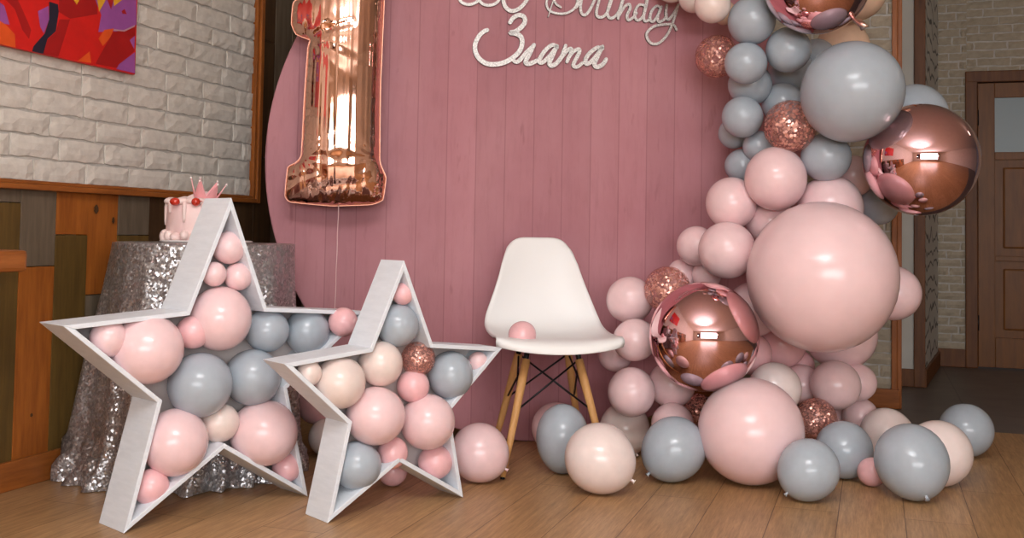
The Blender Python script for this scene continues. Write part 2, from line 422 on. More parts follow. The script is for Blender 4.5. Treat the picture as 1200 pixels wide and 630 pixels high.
bricks('wall_far', -.02, dx0+.01, .11, CEIL, [M['brick_far'], M['mortar']], FF, seed=21, bl=.19, bh=.046, rough=.003, nx=5, nz=2)
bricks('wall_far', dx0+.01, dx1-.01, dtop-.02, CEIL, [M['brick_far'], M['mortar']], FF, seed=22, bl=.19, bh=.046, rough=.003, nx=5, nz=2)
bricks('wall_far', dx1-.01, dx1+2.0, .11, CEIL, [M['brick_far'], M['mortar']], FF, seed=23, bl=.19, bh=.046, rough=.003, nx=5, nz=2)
o = box('baseboard_far', (-.02, -.03, 0), (dx0+.005, .02, .12), M['dark_trim'], None, .004); o.matrix_world = FF; struct(o)
d = (c-b).normalized(); n = Vector((d.y, -d.x, 0))
o = box('baseboard_hall', (-.01, -.02, 0), ((c-b).length, .015, .10), M['dark_trim'], None, .004); o.matrix_world = frame(b, d, n); struct(o)
o = box('baseboard_hall', (0, -.02, 0), (1.2+.012, .016, .10), M['dark_trim'], None, .004); o.matrix_world = frame(p0, DB, NB); struct(o)
bl_ = 1.2-(b-F(1071, 453)).length
o = box('trim_4', (bl_, -.02, 0), (1.2+.006, .022, CEIL), M['dark_trim'], None, .004); o.matrix_world = frame(p0, DB, NB); struct(o)
# the door
door = empty('door_1', c+DB*dx0); door.matrix_world = frame(c+DB*dx0, DB, NB); struct(door)
W = dx1-dx0; fw = .075
bm = bmesh.new(); bm_box(bm, (0, -.05, 0), (fw, .03, dtop), .006); bm_box(bm, (W-fw, -.05, 0), (W, .03, dtop), .006); bm_box(bm, (0, -.05, dtop-fw), (W, .031, dtop), .006)
from_bm('door_frame', bm, M['dark_trim'], door)
x0, x1 = fw+.004, W-fw-.004; zt = dtop-fw-.004
def fz(y): return far(1180, y)[1]
xa = far(1166, 250)[0]-dx0; xb = x1-(xa-x0)
zs = [fz(114), fz(178), fz(187), fz(300), fz(306), fz(396)]
bm = bmesh.new()
bm_box(bm, (x0, -.04, .008), (xa, .0, zt), .003); bm_box(bm, (xb, -.04, .008), (x1, .0, zt), .003)
for z1_, z0_ in ((zt, zs[0]), (zs[1], zs[2]), (zs[3], zs[4]), (zs[5], .008)): bm_box(bm, (xa, -.04, z0_), (xb, -.001, z1_), .003)
leaf = from_bm('door_leaf', bm, M['door_wood'], door)
for z1_, z0_ in ((zs[2], zs[3]), (zs[4], zs[5])):
    bm = bmesh.new(); bm_box(bm, (xa, -.034, z0_), (xb, -.018, z1_)); bm_box(bm, (xa+.05, -.03, z0_+.05), (xb-.05, -.006, z1_-.05), .012)
    from_bm('door_panel', bm, M['door_wood'], leaf)
gm, nt, bs = base_mat('frosted_glass', (.17, .21, .225), .35)
box('glass_pane', (xa, -.03, zs[1]), (xb, -.02, zs[0]), gm, leaf)
for y in (138, 378): tube('hinge', [(x0-.002, .008, far(1146, y-9)[1]), (x0-.002, .008, far(1146, y+9)[1])], .008, M['black'], door, 8)
bm = bmesh.new(); bm_tube(bm, [(x1-.06, 0, 1.0), (x1-.06, .045, 1.0), (x1-.16, .05, 1.0)], .009, 8); from_bm('door_handle', bm, M['steel'], leaf, True)

# floors
m, nt, bs = base_mat('laminate_planks', rough=.38, spec=.4)
tc = node(nt, 'ShaderNodeTexCoord')
bk = node(nt, 'ShaderNodeTexBrick'); bk.offset = .37; bk.inputs['Scale'].default_value = 1
bk.inputs['Brick Width'].default_value = 1.25; bk.inputs['Row Height'].default_value = .19; bk.inputs['Mortar Size'].default_value = .0014
bk.inputs['Color1'].default_value = (.42, .245, .115, 1); bk.inputs['Color2'].default_value = (.50, .30, .15, 1); bk.inputs['Mortar'].default_value = (.13, .055, .02, 1)
nt.links.new(tc.outputs['Object'], bk.inputs['Vector'])
g1 = noise(nt, 5, (1, 14, 1), 8, .68); g2 = noise(nt, 14, (1, 16, 1), 5, .7); 
r1 = ramp(nt, g1.outputs['Fac'], [(.28, (.62, .58, .54)), (.68, (1.16, 1.14, 1.1))])
mx1 = node(nt, 'ShaderNodeMixRGB', blend_type='MULTIPLY'); mx1.inputs[0].default_value = 1
nt.links.new(bk.outputs['Color'], mx1.inputs[1]); nt.links.new(r1.outputs['Color'], mx1.inputs[2])
r2 = ramp(nt, g2.outputs['Fac'], [(.34, (.66, .62, .58)), (.54, (1, 1, 1))])
mx2 = node(nt, 'ShaderNodeMixRGB', blend_type='MULTIPLY'); mx2.inputs[0].default_value = .7
nt.links.new(mx1.outputs[0], mx2.inputs[1]); nt.links.new(r2.outputs['Color'], mx2.inputs[2])
nt.links.new(mx2.outputs[0], bs.inputs['Base Color']); bump(nt, bs, g2.outputs['Fac'], .08, .002)
M['laminate'] = m
fe = (F(1120, 503)-A).dot(DL)
o = box('floor', (-8, -.1, -.05), (fe, 9, 0), M['laminate']); o.matrix_world = FL; struct(o)
m, nt, bs = base_mat('grey_tiles', rough=.4)
bk = node(nt, 'ShaderNodeTexBrick'); bk.offset = 0; tc = node(nt, 'ShaderNodeTexCoord'); nt.links.new(tc.outputs['Object'], bk.inputs['Vector'])
bk.inputs['Scale'].default_value = 1; bk.inputs['Brick Width'].default_value = .6; bk.inputs['Row Height'].default_value = .6; bk.inputs['Mortar Size'].default_value = .004
bk.inputs['Color1'].default_value = (.17, .145, .135, 1); bk.inputs['Color2'].default_value = (.20, .17, .155, 1); bk.inputs['Mortar'].default_value = (.09, .08, .075, 1)
nn = noise(nt, 6, (1, 1, 1), 6); mx1 = node(nt, 'ShaderNodeMixRGB', blend_type='MULTIPLY'); mx1.inputs[0].default_value = .6
nt.links.new(bk.outputs['Color'], mx1.inputs[1]); nt.links.new(nn.outputs['Fac'], mx1.inputs[2]); nt.links.new(mx1.outputs[0], bs.inputs['Base Color'])
o = box('floor_hall', (fe, -.1, -.05), (fe+4, 9, -.001), m); o.matrix_world = FL; struct(o)
o = box('ceiling', (-8, -.1, CEIL), (fe+4, 9, CEIL+.05), M['ceiling']); o.matrix_world = FL; struct(o)
# walls behind and to the right of the viewer
o = box('wall_rear', (-8, -.1, 0), (-7.9, 9, CEIL), M['plaster']); o.matrix_world = FL; struct(o)
o = box('wall_right', (-8, 8.9, 0), (fe+4, 9, CEIL), M['plaster']); o.matrix_world = FL; struct(o)
# three dark evening windows in the rear wall
for k in range(3):
    bm = bmesh.new(); y0 = 1.2+k*2.5
    for lo, hi in (((-7.9, y0, .8), (-7.86, y0+.08, 2.2)), ((-7.9, y0+1.42, .8), (-7.86, y0+1.5, 2.2)), ((-7.9, y0, .8), (-7.86, y0+1.5, .88)), ((-7.9, y0, 2.12), (-7.86, y0+1.5, 2.2)), ((-7.9, y0+.71, .8), (-7.87, y0+.79, 2.2))): bm_box(bm, lo, hi)
    o = from_bm('window_%d' % (k+1), bm, M['oak']); o.matrix_world = FL; struct(o)
    g = box('window_glass', (-7.9, y0+.08, .88), (-7.885, y0+1.42, 2.12), base_mat('night_glass', (.02, .03, .05), .05)[0], o)
# ------------------------------------------------------------------ painting on the left wall
PO = .034; po = A+NL*PO
def wl(px, py):
    q = on_plane(px, py, po, NL)-A; return q.dot(DL), q.z
(cx1, cz0) = wl(158.5, 87.5); cx0 = cx1-1.1; cz1 = cz0+.75
bm = bmesh.new(); bm_box(bm, (cx0, .016, cz0), (cx1, PO-.0004, cz1), .002)
reds = [(.72, .012, .008), (.42, .006, .006), (.85, .10, .012), (.36, .09, .36), (.014, .012, .03), (.85, .42, .02), (.55, .30, .34)]
pm = []
for k, cc in enumerate(reds): pm.append(mottled('paint_%d' % k, tuple(x*.82 for x in cc), cc, 14, .55))
polys = [(1, [(0,-90),(110,-20),(150,60),(210,200),(195,262),(150,200),(100,60),(40,0)]), (3, [(0,15),(30,40),(65,165),(30,160),(-90,110),(-120,0)]),
 (2, [(-150,120),(0,140),(40,165),(100,230),(105,332),(-150,285)]), (3, [(255,75),(325,40),(330,130),(295,225),(270,180)]),
 (4, [(330,10),(390,30),(395,80),(375,210),(320,260),(290,370),(215,352),(225,310),(300,225),(330,130)]),
 (1, [(375,215),(400,130),(470,130),(430,260),(390,392),(290,370),(320,265)]), (1, [(400,-200),(640,-160),(655,95),(470,125),(395,80)]),
 (3, [(620,-200),(915,-200),(915,165),(830,215),(760,210),(660,215),(680,100),(640,0)]), (5, [(650,-20),(712,-60),(710,0),(665,80)]), (5, [(760,-30),(845,-20),(765,42)]),
 (5, [(480,-20),(545,-20),(515,30)]), (1, [(710,-30),(765,-10),(745,65)]), (1, [(760,215),(908,185),(903,342),(780,455),(640,428),(700,320)]), (2, [(660,260),(700,200),(765,190),(740,250),(690,310)]),
 (3, [(905,350),(905,492),(780,463),(800,430)]), (3, [(870,270),(905,240),(900,330)]), (2, [(520,410),(600,345),(612,422)]), (6, [(760,205),(835,212),(905,178),(905,168),(830,202),(765,196)]),
 (1, [(815,75),(835,60),(850,95),(822,92)])]
for k, (mi, pts) in enumerate(polys):
    vs = []
    for (x, y) in pts:
        sx, z = wl(x/5.73, y/5.73); vs.append(bm.verts.new((min(max(sx, cx0+.002), cx1-.001), PO-.0003+k*.00006, min(max(z, cz0+.001), cz1-.001))))
    f = bm.faces.new(vs); f.material_index = mi
    f.normal_update()
o = from_bm('painting', bm, pm); o.matrix_world = FL; tag(o, 'red abstract canvas painting hanging on the white brick wall', 'painting')

# ------------------------------------------------------------------ pink disc
DISC_YAW = math.radians(8); DD = Vector((math.cos(DISC_YAW), math.sin(DISC_YAW), 0)); DN = Vector((math.sin(DISC_YAW), -math.cos(DISC_YAW), 0))
dfoot = F(634, 517); DR = 1.112
m, nt, bs = base_mat('dusty_pink_boards', rough=.62, spec=.25)
tc = node(nt, 'ShaderNodeTexCoord'); sx = node(nt, 'ShaderNodeSeparateXYZ'); nt.links.new(tc.outputs['Object'], sx.inputs[0])
def mth(op, a, b=None, c=None):
    n = node(nt, 'ShaderNodeMath', operation=op)
    for k, v in enumerate((a, b, c)):
        if v is None: continue
        if isinstance(v, (int, float)): n.inputs[k].default_value = v
        else: nt.links.new(v, n.inputs[k])
    return n.outputs[0]
pitch = .1175
u = mth('DIVIDE', sx.outputs['X'], pitch); fr = mth('FRACT', mth('ADD', u, 40.42)); dist = mth('ABSOLUTE', mth('SUBTRACT', fr, .5))
seam = mth('GREATER_THAN', dist, .484); idx = mth('FLOOR', mth('ADD', u, 40.42))
wn = node(nt, 'ShaderNodeTexWhiteNoise'); wn.noise_dimensions = '1D'; nt.links.new(idx, wn.inputs['W'])
n1 = noise(nt, 3, (1, 1, .6), 6, .6); n2 = noise(nt, 9, (4, 4, .5), 7, .7); n3 = noise(nt, 4.5, (3, 3, .8), 3, .6, rot=(0, .45, 0))
base = ramp(nt, n1.outputs['Fac'], [(.3, (.45, .185, .215)), (.7, (.54, .255, .285))])
k1 = node(nt, 'ShaderNodeMixRGB', blend_type='MULTIPLY'); k1.inputs[0].default_value = .2
st = ramp(nt, n2.outputs['Fac'], [(.33, (.60, .50, .52)), (.5, (1, 1, 1))]); nt.links.new(base.outputs[0], k1.inputs[1]); nt.links.new(st.outputs[0], k1.inputs[2])
k3 = node(nt, 'ShaderNodeMixRGB', blend_type='MULTIPLY'); k3.inputs[0].default_value = .55
bd = ramp(nt, n3.outputs['Fac'], [(.29, (.66, .55, .58)), (.36, (1, 1, 1))]); nt.links.new(k1.outputs[0], k3.inputs[1]); nt.links.new(bd.outputs[0], k3.inputs[2])
k2 = node(nt, 'ShaderNodeMixRGB', blend_type='MULTIPLY'); nt.links.new(mth('MULTIPLY', seam, .38), k2.inputs[0]); nt.links.new(k3.outputs[0], k2.inputs[1]); k2.inputs[2].default_value = (.42, .30, .34, 1)
k4 = node(nt, 'ShaderNodeMixRGB', blend_type='MULTIPLY'); k4.inputs[0].default_value = .12; nt.links.new(k2.outputs[0], k4.inputs[1]); nt.links.new(wn.outputs['Value'], k4.inputs[2])
nt.links.new(k4.outputs[0], bs.inputs['Base Color'])
bump(nt, bs, mth('SUBTRACT', n2.outputs['Fac'], mth('MULTIPLY', seam, 1.2)), .12, .004)
bm = bmesh.new(); seg = 160; rings = []
for (r_, y) in ((DR-.004, 0), (DR, -.004), (DR, -.024), (DR-.004, -.028)):
    rings.append([bm.verts.new((r_*math.sin(2*math.pi*q/seg), y, DR+r_*math.cos(2*math.pi*q/seg))) for q in range(seg)])
for R1, R2 in zip(rings, rings[1:]):
    for q in range(seg): bm.faces.new((R1[q], R1[(q+1) % seg], R2[(q+1) % seg], R2[q]))
bm.faces.new(rings[0]); bm.faces.new(rings[-1])
disc = from_bm('backdrop_disc', bm, m); disc.matrix_world = frame(dfoot, DD, DN)
tag(disc, 'large round dusty pink wooden backdrop disc standing behind the white chair', 'backdrop')

# ------------------------------------------------------------------ lettering on the disc
m, nt, bs = base_mat('silver_glitter', (.62, .60, .57), .42, .25)
vz = node(nt, 'ShaderNodeTexVoronoi'); vz.inputs['Scale'].default_value = 380; tc = node(nt, 'ShaderNodeTexCoord'); nt.links.new(tc.outputs['Object'], vz.inputs['Vector'])
sv = node(nt, 'ShaderNodeSeparateColor'); nt.links.new(vz.outputs['Color'], sv.inputs[0])
r = ramp(nt, sv.outputs[0], [(0, (.40, .385, .37)), (1, (.82, .80, .77))]); nt.links.new(r.outputs[0], bs.inputs['Base Color'])
M['glitter'] = m
M['greyedge'] = base_mat('grey_board_edge', (.22, .20, .19), .6)[0]
def lettering(name, strokes, label, thick=.016):
    o0 = dfoot+DN*0; bm = bmesh.new()
    fo = dfoot+DN*thick
    for si, (wpx, pts) in enumerate(strokes):
        q = []
        for (x, y) in catmull(pts, 7):
            p = on_plane(x, y, fo, DN)-dfoot; q.append(Vector((p.dot(DD), p.z)))
        Lx, Rx = [], []
        n_ = len(q); w0 = wpx*4.3/FPX/2
        for k, p in enumerate(q):
            t = (q[min(k+1, n_-1)]-q[max(k-1, 0)])
            if t.length < 1e-7: t = Vector((1, 0))
            t.normalize(); nn = Vector((-t.y, t.x)); ww = w0*(.85+.15*math.sin(math.pi*k/(n_-1)))
            Lx.append(p+nn*ww); Rx.append(p-nn*ww)
        t0 = (q[1]-q[0]).normalized(); t1 = (q[-1]-q[-2]).normalized()
        caps0 = [q[0]+Matrix.Rotation(a_, 2)@(Vector((-t0.y, t0.x))*w0*.85) for a_ in (math.pi/4, math.pi/2, 3*math.pi/4)]
        caps1 = [q[-1]+Matrix.Rotation(-a_, 2)@(Vector((-t1.y, t1.x))*w0*.85) for a_ in (math.pi/4, math.pi/2, 3*math.pi/4)]
        top = thick-.0000-si*.00012
        def ring(y): return [bm.verts.new((p.x, y, p.y)) for p in Lx], [bm.verts.new((p.x, y, p.y)) for p in Rx], [bm.verts.new((p.x, y, p.y)) for p in caps0], [bm.verts.new((p.x, y, p.y)) for p in caps1]
        T = ring(top); Bt = ring(.0005)
        for k in range(n_-1):
            for (Q, fl) in ((T, 0), (Bt, 1)):
                bm.faces.new((Q[0][k], Q[0][k+1], Q[1][k+1], Q[1][k]))
        for Q in (T, Bt):
            bm.faces.new([Q[0][0]]+Q[2]+[Q[1][0]]); bm.faces.new([Q[0][-1]]+Q[3]+[Q[1][-1]])
        lt = T[0]+T[3]+T[1][::-1]+T[2][::-1]; lb = Bt[0]+Bt[3]+Bt[1][::-1]+Bt[2][::-1]
        for k in range(len(lt)):
            k2 = (k+1) % len(lt); f = bm.faces.new((lt[k], lt[k2], lb[k2], lb[k])); f.material_index = 1
    o = from_bm(name, bm, [M['glitter'], M['greyedge']]); o.matrix_world = frame(dfoot, DD, DN); tag(o, label, 'lettering')
    return o
def sc(pts, ox, oy, k): return [(ox+x/k, oy+y/k) for x, y in pts]
K = 6.667
name_w = [
 (5.6, [(385,175),(410,140),(450,118),(490,128),(502,165),(480,205),(430,245),(388,256),(430,262),(470,288),(480,335),(463,392),(420,440),(350,483),(270,502),(200,495),(142,455),(114,400),(114,340),(142,282),(180,246),(207,234)]),
 (4.6, [(400,450),(425,482),(458,472),(515,405),(572,352)]), (5.4, [(572,350),(535,425),(508,478),(520,497),(555,492),(600,470)]),
 (5, [(752,372),(722,350),(672,380),(627,440),(612,480),(642,485),(700,430),(752,360)]), (5.4, [(752,358),(715,440),(693,490),(710,512),(750,492),(785,445)]),
 (4.6, [(820,355),(800,415),(775,470)]), (4.6, [(785,455),(828,398),(862,380),(858,418),(830,482)]), (4.6, [(838,455),(880,402),(922,384),(926,410),(892,475),(880,512),(910,522),(952,490)]),
 (5, [(1108,378),(1070,370),(1012,410),(977,460),(982,498),(1020,480),(1070,420),(1108,368)]), (5.4, [(1108,362),(1065,450),(1045,500),(1065,522),(1110,502),(1136,462)])]
lettering('name_lettering', [(w_, sc(p, 540, 0, K)) for w_, p in name_w], 'silver glitter script word of five letters on the pink disc, lower line')
bd_w = [
 (1.3, [(150,-80),(125,0),(105,60),(84,130)]), (2.8, [(150,-80),(95,-40),(72,10),(74,50),(95,82),(140,102),(205,106),(262,86),(300,46),(312,-10),(270,-50),(200,-50),(260,-75),(290,-130),(230,-170),(150,-120),(125,-40),(132,5),(150,35),(182,56)]),
 (3.4, [(300,60),(350,-10)]), (3.4, [(352,-30),(336,50),(346,106),(376,114),(412,70),(450,-10),(470,-40)]), (3.4, [(492,-30),(466,60),(462,112),(482,134),(520,125),(552,80),(580,0)]),
 (3.4, [(600,-90),(556,50),(547,112),(567,140),(602,130),(640,80),(675,-20),(690,-90)]), (3.4, [(690,-90),(640,90),(630,145)]), (3.4, [(636,125),(680,52),(714,32),(724,62),(700,120),(710,156),(746,136),(775,100)]),
 (3.2, [(838,42),(792,38),(760,100),(770,150),(800,152),(836,100),(868,-40)]), (3.2, [(868,-60),(832,110),(840,164),(882,148)]),
 (3.2, [(962,58),(930,46),(890,90),(880,150),(905,166),(945,110),(970,50)]), (3.2, [(966,55),(940,130),(950,170),(992,148),(1010,110)]),
 (3.2, [(1012,38),(1004,110),(1020,152),(1060,112),(1102,36)]), (3.2, [(1102,36),(1060,170),(1020,260),(960,328),(900,342),(860,302),(858,252),(910,206),(990,190),(1060,192),(1088,232)])]
lettering('birthday_lettering', [(w_, sc(p, 630, 0, K)) for w_, p in bd_w], 'silver glitter script word Birthday cut by the top edge of the photo')
hp_w = [
 (3.4, [(60,-330),(40,-200),(70,-60),(95,10),(140,42),(200,52),(262,36),(310,-6),(345,-90),(330,-170),(270,-200),(200,-170),(150,-90)]),
 (3.4, [(285,-300),(280,-160),(300,-50),(330,20),(372,52),(430,62),(500,44),(548,-4),(575,-90),(560,-170),(500,-200),(430,-170),(390,-90)]),
 (4.6, [(560,-330),(545,-250),(580,-200),(640,-230),(680,-320)]), (4.6, [(690,-340),(640,-200),(600,-70),(600,10),(625,80),(675,122),(725,126),(790,96),(845,40),(890,-30),(930,-120)])]
lettering('greeting_lettering', [(w_, sc(p, 530, 0, 10)) for w_, p in hp_w], 'silver script word left of Birthday, only its lowest loops in the photo')

# ------------------------------------------------------------------ foil number one
NZ = 4.06
outl = [(341,6),(340,30),(346,42),(362,48),(360,58),(358,120),(357,184),(351,193),(342,199),(340,232),(347,239),(395,242),(440,239),(453,233),(456,207),(452,198),(448,186),(446,100),(447,0),(446,-42),(436,-62),(410,-68),(388,-56),(368,-28),(350,-6)]
mpp = NZ/FPX; cxn, cyn = 400, 90
pts = [((x-cxn)*mpp, -(y-cyn)*mpp) for x, y in outl]
B = []
L_ = len(pts)
for i in range(L_):
    p0_, p1_, p2_, p3_ = pts[i-1], pts[i], pts[(i+1) % L_], pts[(i+2) % L_]
    dl = math.dist(p1_, p2_); nn = max(1, int(dl/.008))
    for k in range(nn):
        t = k/nn
        cr = tuple(.5*((2*b_)+(c_-a_)*t+(2*a_-5*b_+4*c_-d_)*t*t+(-a_+3*b_-3*c_+d_)*t**3) for a_, b_, c_, d_ in zip(p0_, p1_, p2_, p3_))
        li = tuple(b_+(c_-b_)*t for b_, c_ in zip(p1_, p2_)); B.append(tuple(.35*c_+.65*l for c_, l in zip(cr, li)))
Bn = np.array(B)
def inside(p):
    x, y = p; c_ = False
    for i in range(len(B)):
        x1_, y1_ = B[i]; x2_, y2_ = B[i-1]
        if (y1_ > y) != (y2_ > y) and x < (x2_-x1_)*(y-y1_)/(y2_-y1_)+x1_: c_ = not c_
    return c_
I = []; st_ = .0095
xs = np.arange(Bn[:, 0].min(), Bn[:, 0].max(), st_); ys = np.arange(Bn[:, 1].min(), Bn[:, 1].max(), st_)
for r_, y in enumerate(ys):
    for x in xs:
        q = (x+(st_/2 if r_ % 2 else 0), y)
        if np.min((Bn[:, 0]-q[0])**2+(Bn[:, 1]-q[1])**2) > (.0055)**2 and inside(q): I.append(q)
allp = [Vector(p) for p in B+I]; NBd = len(B)
vo, eo, fo_, _, _, _ = geometry.delaunay_2d_cdt(allp, [(i, (i+1) % NBd) for i in range(NBd)], [], 1, 1e-6)
V2 = np.array([(v.x, v.y) for v in vo]); Nv = len(V2)
nb = [set() for _ in range(Nv)]
for f in fo_:
    for i in range(len(f)): nb[f[i]].add(f[i-1]); nb[f[i-1]].add(f[i])
db = np.sqrt(((V2[:, None, :]-Bn[None])**2).sum(2)); near = db.argmin(1); dmin = db.min(1)
isb = dmin < 1e-5
ei = np.array([i for i in range(Nv) for j in nb[i]]); ej = np.array([j for i in range(Nv) for j in nb[i]]); deg = np.bincount(ei, minlength=Nv)
uu = np.zeros(Nv)
for it in range(2500):
    s_ = np.bincount(ei, weights=uu[ej], minlength=Nv)/deg+st_*st_/4*1.0; s_[isb] = 0; uu = s_
hh = np.sqrt(np.maximum(uu, 0)); hh = hh/hh.max()*.088
arc = np.concatenate([[0], np.cumsum(np.linalg.norm(np.diff(Bn, axis=0), axis=1))])
rn = random.Random(3); ph = [rn.uniform(0, 6.28) for _ in range(8)]
wr = np.zeros(Nv)
for k, fq in enumerate((95, 150, 230)): wr += np.sin(arc[near]*fq+ph[k]+3*np.sin(arc[near]*23+ph[k+3]))*(.0020, .0016, .0010)[k]
corner = [(362,48),(357,186),(448,188),(342,199),(455,200),(345,42),(400,242),(430,240)]
cm = np.zeros(Nv)
for (x, y) in corner:
    d_ = np.hypot(V2[:, 0]-(x-cxn)*mpp, V2[:, 1]+(y-cyn)*mpp); cm = np.maximum(cm, np.exp(-(d_/.075)**2))
def dseg(a_, b_):
    a_ = np.array(((a_[0]-cxn)*mpp, -(a_[1]-cyn)*mpp)); b_ = np.array(((b_[0]-cxn)*mpp, -(b_[1]-cyn)*mpp)); ab = b_-a_
    t = np.clip(((V2-a_)@ab)/(ab@ab), 0, 1); return np.hypot(*(V2-a_-t[:, None]*ab).T)
for a_, b_, am in (((362,48),(386,38),.007), ((386,38),(410,30),.005), ((357,186),(380,184),.006), ((345,42),(372,30),.003), ((343,215),(372,205),.004), ((372,222),(430,214),.004)):
    hh = np.maximum(hh-am*np.exp(-(dseg(a_, b_)/.011)**2)*(dmin > 1e-5), 0)
for (cx_, cy_), am in (((362,48),.0055), ((357,186),.0055), ((448,187),.0045), ((344,40),.003), ((342,236),.004), ((452,232),.004), ((398,242),.004)):
    ax_ = V2[:, 0]-(cx_-cxn)*mpp; ay_ = V2[:, 1]+(cy_-cyn)*mpp; dd_ = np.hypot(ax_, ay_); an_ = np.arctan2(ay_, ax_)
    hh = np.maximum(hh+am*np.sin(an_*11+cx_)*np.exp(-dd_/.055)*(dmin > 1e-5)*np.minimum(1, dmin/.015), 0)
hh2 = np.maximum(hh+wr*np.exp(-dmin/.030)*(dmin > 1e-5)*np.minimum(1, dmin/.008)*(.35+2.2*cm), 0)
vs = [(V2[i, 0], -hh2[i], V2[i, 1]) for i in range(Nv)]; fs = [tuple(f) for f in fo_]; back = {}
for i in range(Nv):
    if isb[i]: back[i] = i
    else: back[i] = len(vs); vs.append((V2[i, 0], hh2[i], V2[i, 1]))
fs += [tuple(back[i] for i in reversed(f)) for f in fo_]
num = mesh('number_balloon', vs, fs, M['foil'], None, True)
num.location = P(cxn, cyn, NZ); num.rotation_euler = (0, ROLL*.6, math.radians(6))
tag(num, 'rose gold foil balloon shaped like the number one in front of the pink disc', 'balloon')
# crimped seam round the rim
bm = bmesh.new(); n_ = NBd
cen = Bn; out_ = []
for i in range(n_):
    t = Bn[(i+1) % n_]-Bn[i-1]; t = t/np.linalg.norm(t); out_.append((Bn[i][0]+t[1]*.0022, Bn[i][1]-t[0]*.0022))
area = sum(Bn[i-1][0]*Bn[i][1]-Bn[i][0]*Bn[i-1][1] for i in range(n_))
sg = 1 if area > 0 else -1
out_ = [(Bn[i][0]+sg*(o_[0]-Bn[i][0]), Bn[i][1]+sg*(o_[1]-Bn[i][1])) for i, o_ in enumerate(out_)]
va = [bm.verts.new((p[0], 0, p[1])) for p in Bn]; vb = [bm.verts.new((p[0], .0, p[1])) for i, p in enumerate(out_)]
for i in range(n_): bm.faces.new((va[i], va[(i+1) % n_], vb[(i+1) % n_], vb[i]))
from_bm('seam', bm, base_mat('crimped_copper_seam', (.55, .26, .18), .4, .8)[0], num, True)
sp = [(.0006*math.sin(k*.9), .0, -(241-cyn)*mpp-.02*k) for k in range(0, 26)]
tube('ribbon', [((402-cxn)*mpp+x, y, z) for x, y, z in sp], .0016, base_mat('pale_ribbon', (.75, .5, .5), .4)[0], num, 6)

# ------------------------------------------------------------------ light-up stars
SK = H/.7
def star(name, X, Z, yaw, R, ri, D, sx, label):
    X *= SK; Z *= SK; R *= SK; ri *= SK; D *= SK
    t = .013; h0 = R*math.cos(math.radians(36))
    root = empty(name, (X, Z, 0), yaw)     # local x along the star, local -y = front, y 0..D
    def ring(off):
        out = []
        for k in range(10):
            a_ = math.radians(90+36*k); r_ = R if k % 2 == 0 else ri
            out.append(Vector((r_*math.cos(a_)*sx, r_*math.sin(a_)+h0)))
        if D > .13: out[8] = out[8]+Vector((.04, -.004))      # the big star's right arm is a little longer
        if not off: return out
        res = []
        for k in range(10):
            p0_, p1_, p2_ = out[k-1], out[k], out[(k+1) % 10]
            d1 = (p1_-p0_).normalized(); d2 = (p2_-p1_).normalized()
            n1_ = Vector((-d1.y, d1.x)); n2_ = Vector((-d2.y, d2.x))
            b_ = (n1_+n2_); b_ = b_/(b_.length_squared)*2
            res.append(p1_+b_*off)
        return res
    ou, inn = ring(0), ring(t)
    for k in range(10):
        k2 = (k+1) % 10; q = [ou[k], ou[k2], inn[k2], inn[k]]
        vs = [(p.x, 0, p.y) for p in q]+[(p.x, D, p.y) for p in q]
        fs = [(0,1,2,3), (7,6,5,4), (0,4,5,1), (1,5,6,2), (2,6,7,3), (3,7,4,0)]
        bm = bmesh.new(); vv = [bm.verts.new(v) for v in vs]
        for f in fs: bm.faces.new([vv[i] for i in f])
        bmesh.ops.bevel(bm, geom=bm.edges[:], offset=.0012, segments=1, affect='EDGES')
        from_bm('side_board', bm, M['star'], root)
    bm = bmesh.new(); f1 = [bm.verts.new((p.x, D-.004, p.y)) for p in inn]; f2 = [bm.verts.new((p.x, D-.0005, p.y)) for p in inn]
    bm.faces.new(f1); bm.faces.new(f2[::-1])
    for k in range(10): bm.faces.new((f1[k], f1[(k+1) % 10], f2[(k+1) % 10], f2[k]))
    from_bm('back_panel', bm, M['starback'], root)
    tag(root, label, 'star decoration', 'open white star boxes filled with balloons')
    n_ = Vector((math.sin(yaw), -math.cos(yaw), 0))
    return dict(o=Vector((X, Z, 0)), n=n_, D=D, root=root)
S1 = star('star_frame', -.7016, 2.6648, .8148, .4299, .1889, .1241, 1.01, 'large white star box at the left, filled with pink and grey balloons')
S2 = star('star_frame', -.2746, 2.7307, .7140, .3469, .1612, .1053, 1.0155, 'smaller white star box in front, between the large star and the chair')

# ------------------------------------------------------------------ balloons
def balloon_mesh(name, knot=False, seg=40, rings=24, sq=1.0):
    prof = []
    for k in range(rings+1):
        th_ = math.pi*k/rings; r_ = math.sin(th_); z = math.cos(th_)
        if z < 0: z *= 1.10; r_ *= 1-.04*(z/1.1)**2
        prof.append((max(r_, 0), z))
    bm = bmesh.new(); bm_lathe(bm, prof, seg); bmesh.ops.recalc_face_normals(bm, faces=bm.faces)
    me = bpy.data.meshes.new(name); bm.to_mesh(me); bm.free()
    for p in me.polygons: p.use_smooth = True
    return me
LAT = {}
for k in 'PQWKNG':
    LAT[k] = balloon_mesh('latex_balloon'); LAT[k].materials.append(M[k])
KN = {}
for k in 'PQWKNG':
    bm = bmesh.new(); bm_lathe(bm, [(.0, -1.04), (.10, -1.085), (.05, -1.125), (.045, -1.15), (.075, -1.165), (.078, -1.185), (.05, -1.195), (.055, -1.22), (.10, -1.265), (.105, -1.28), (.04, -1.26), (0, -1.24)], 14)
    bmesh.ops.recalc_face_normals(bm, faces=bm.faces); me = bpy.data.meshes.new('knot'); bm.to_mesh(me); bm.free()
    for p in me.polygons: p.use_smooth = True
    me.materials.append(M[k]); KN[k] = me
